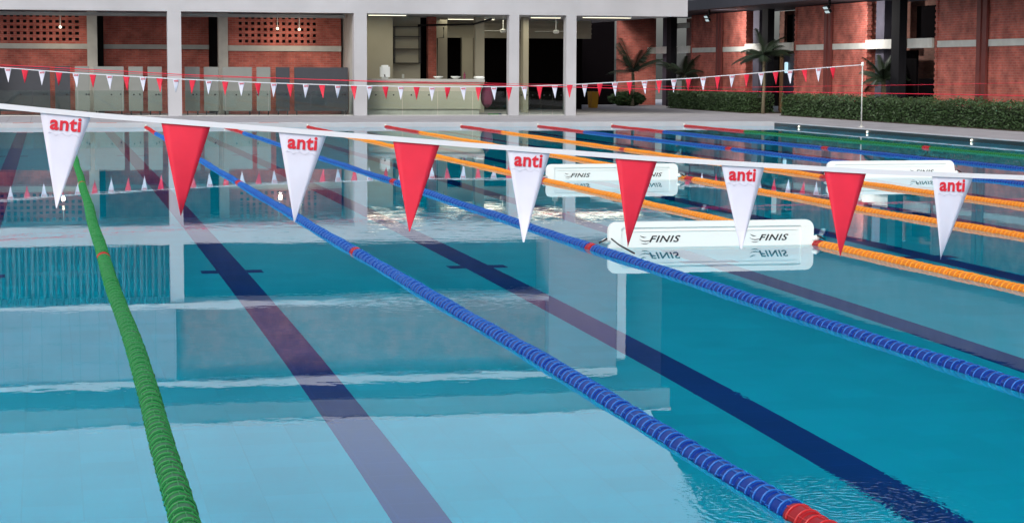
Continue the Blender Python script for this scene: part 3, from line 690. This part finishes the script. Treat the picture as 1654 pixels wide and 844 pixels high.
near_tab = [(-.4, 1.66), (.7, 1.50), (1.49, 1.41), (1.77, 1.382), (2.14, 1.352), (2.51, 1.322), (2.88, 1.291), (3.25, 1.262), (3.62, 1.233), (4.0, 1.21), (4.37, 1.186), (4.78, 1.168), (5.2, 1.15), (6.5, 1.11), (8.5, 1.08), (11, 1.08), (14, 1.12), (18, 1.3), (21.4, 1.6)]
far_tab = [(-.3, 1.60), (.61, 1.515), (2.31, 1.39), (4.53, 1.27), (6.45, 1.19), (8.48, 1.13), (10.54, 1.10), (12.47, 1.11), (13.89, 1.16), (16.92, 1.32), (19.57, 1.53), (21.4, 1.67)]
def string(name_lab, tab, y, hband, group):
    t_ = thing('pennant_line', name_lab, 'pennant line', (0, y, 0), group)
    bm = bmesh.new(); xs = [tab[0][0]+(tab[-1][0]-tab[0][0])*i/150 for i in range(151)]; prev = None
    for x in xs:
        z = interp(tab, x); q = [bm.verts.new((x, dy, z+dz)) for dy, dz in ((-.0015, 0), (.0035, 0), (.0035, -hband), (-.0015, -hband))]
        if prev:
            for i in range(4): bm.faces.new((prev[i], prev[(i+1) % 4], q[(i+1) % 4], q[i]))
        prev = q
    obj('tape', bm, M['tape'], t_); return t_
S1 = string('near white pennant line crossing the foreground, lettered white and plain red pennants', near_tab, -45, .0165, 'pennant lines across the pool')
NEAR = [(1.61, 1.77, 1.655, 1.08, 1), (1.98, 2.14, 2.04, 1.05, 0), (2.35, 2.51, 2.40, 1.025, 1), (2.72, 2.88, 2.775, .99, 0), (3.10, 3.25, 3.155, .95, 1),
        (3.47, 3.62, 3.52, .925, 0), (3.84, 4.0, 3.915, .915, 1), (4.21, 4.37, 4.28, .88, 0), (4.61, 4.77, 4.655, .865, 1), (1.24, 1.40, 1.30, 1.12, 0), (4.98, 5.14, 5.05, .85, 0), (5.36, 5.52, 5.43, .84, 1)]
for i, (xl, xr, tx, tz, wh) in enumerate(NEAR):
    bm = pennant_bm(interp(near_tab, xl)-.003, interp(near_tab, xr)-.003, xl, xr, tx, tz, random.uniform(-.02, .02))
    p = obj('pennant', bm, M['whitefab' if wh else 'redfab'], S1, (0, .005, 0)); p['label'] = 'white pennant lettered anti' if wh else 'plain red pennant'
    if wh:
        xm = (xl+xr)/2-.003; zm = interp(near_tab, xm); sl_ = math.atan2(interp(near_tab, xr)-interp(near_tab, xl), xr-xl)
        a = mobj('lettering', ANTI, p, (xm, -.0022, zm-.064)); a.rotation_euler = (R(90), -sl_, 0)
        a = mobj('script_line', SCR, p, (xm-.002, -.0022, zm-.078)); a.rotation_euler = (0, -sl_, 0)
S2 = string('far white pennant line beyond the lane ropes with many small red and white pennants', far_tab, -5, .02, 'pennant lines across the pool')
ANTI2 = ANTI
for i in range(-2, 54):
    xc = .78+.3745*i; xl, xr = xc-.08, xc+.08; wh = i % 2 == 0; zt = interp(far_tab, xc)
    tw = .05 if i in (51, 53) else 0
    bm = pennant_bm(interp(far_tab, xl)-.003, interp(far_tab, xr)-.003, xl, xr, xc+random.uniform(-.025, .025)+tw, zt-.34+random.uniform(-.01, .012), random.uniform(-.03, .03), 5)
    p = obj('pennant', bm, M['whitefab' if wh else 'redfab'], S2, (0, .005, 0)); p['label'] = 'small white lettered pennant' if wh else 'small plain red pennant'
    if wh:
        a = mobj('lettering', ANTI2, p, (xc, -.012, zt-.07)); a.rotation_euler.x = R(90)
# stanchions
def pole(x, y, z, lab):
    t_ = thing('flag_pole', lab, 'pole', (x, y, DECK), 'slim poles carrying the lines')
    bm = bmesh.new(); lathe(bm, [(.09, 0), (.09, .012), (.03, .03), (.03, .06)], 'Z', 14); obj('base', bm, M['steel'], t_)
    bm = bmesh.new(); tube(bm, [(0, 0, .05), (0, 0, z-DECK)], .017, 10); obj('shaft', bm, M['steel'], t_)
    bm = bmesh.new(); lathe(bm, [(.02, -.05), (.035, -.04), (.035, .03), (.02, .05)], 'Z', 10, (0, 0, z-DECK)); obj('cap', bm, M['plastic'], t_)
pole(21.42, -5, 1.68, 'slim pale pole before the right hedge, holding the far pennant line')
pole(-.45, -5, 1.62, 'slim pale pole at the left end of the far pennant line'); pole(-.45, -45, 1.66, 'slim pale pole at the left end of the near pennant line'); pole(21.42, -45, 1.62, 'slim pale pole at the right end of the near pennant line')
# thin red lines
def redline(y, tab, lab, rad=.008):
    bm = bmesh.new(); n_ = 60; tube(bm, [(tab[0][0]+(tab[-1][0]-tab[0][0])*i/n_, y, interp(tab, tab[0][0]+(tab[-1][0]-tab[0][0])*i/n_)) for i in range(n_+1)], rad, 6)
    tag(obj('red_line', bm, M['redfab']), lab, 'cord', 'thin red lines across the pool')
redline(-15, [(-.45, 1.6), (1.6, 1.52), (4.1, 1.39), (7.7, 1.27), (10.5, 1.2), (14.6, 1.11), (19.6, 1.05), (21.42, 1.02)], 'thin red line stretched across the pool, lower at the right')
redline(-14.6, [(-.45, 1.58), (4.1, 1.36), (10.5, 1.235), (14.6, 1.18), (18.5, 1.24), (21.42, 1.3)], 'thinner red line just beside the other red line', .004)
pole(21.42, -14.8, 1.35, 'slim pole at the right end of the red lines'); pole(-.45, -14.8, 1.62, 'slim pole at the left end of the red lines')
# waterline lamps on the right pool wall
for y, lab in ((-1.9, 'small lit lamp at the right waterline, farthest of three'), (-6.4, 'small lit lamp at the right waterline, middle of three'), (-12.0, 'small lit lamp at the right waterline, nearest of three')):
    t_ = thing('pool_lamp', lab, 'lamp', (XR+.002, y, .035), 'small lamps along the right waterline')
    bm = bmesh.new(); lathe(bm, [(.035, 0), (.035, -.02), (.03, -.03)], 'X', 14); obj('bezel', bm, M['steel'], t_)
    bm = bmesh.new(); lathe(bm, [(.026, -.031), (.022, -.042)], 'X', 12); obj('lens', bm, M['warmlamp'], t_)
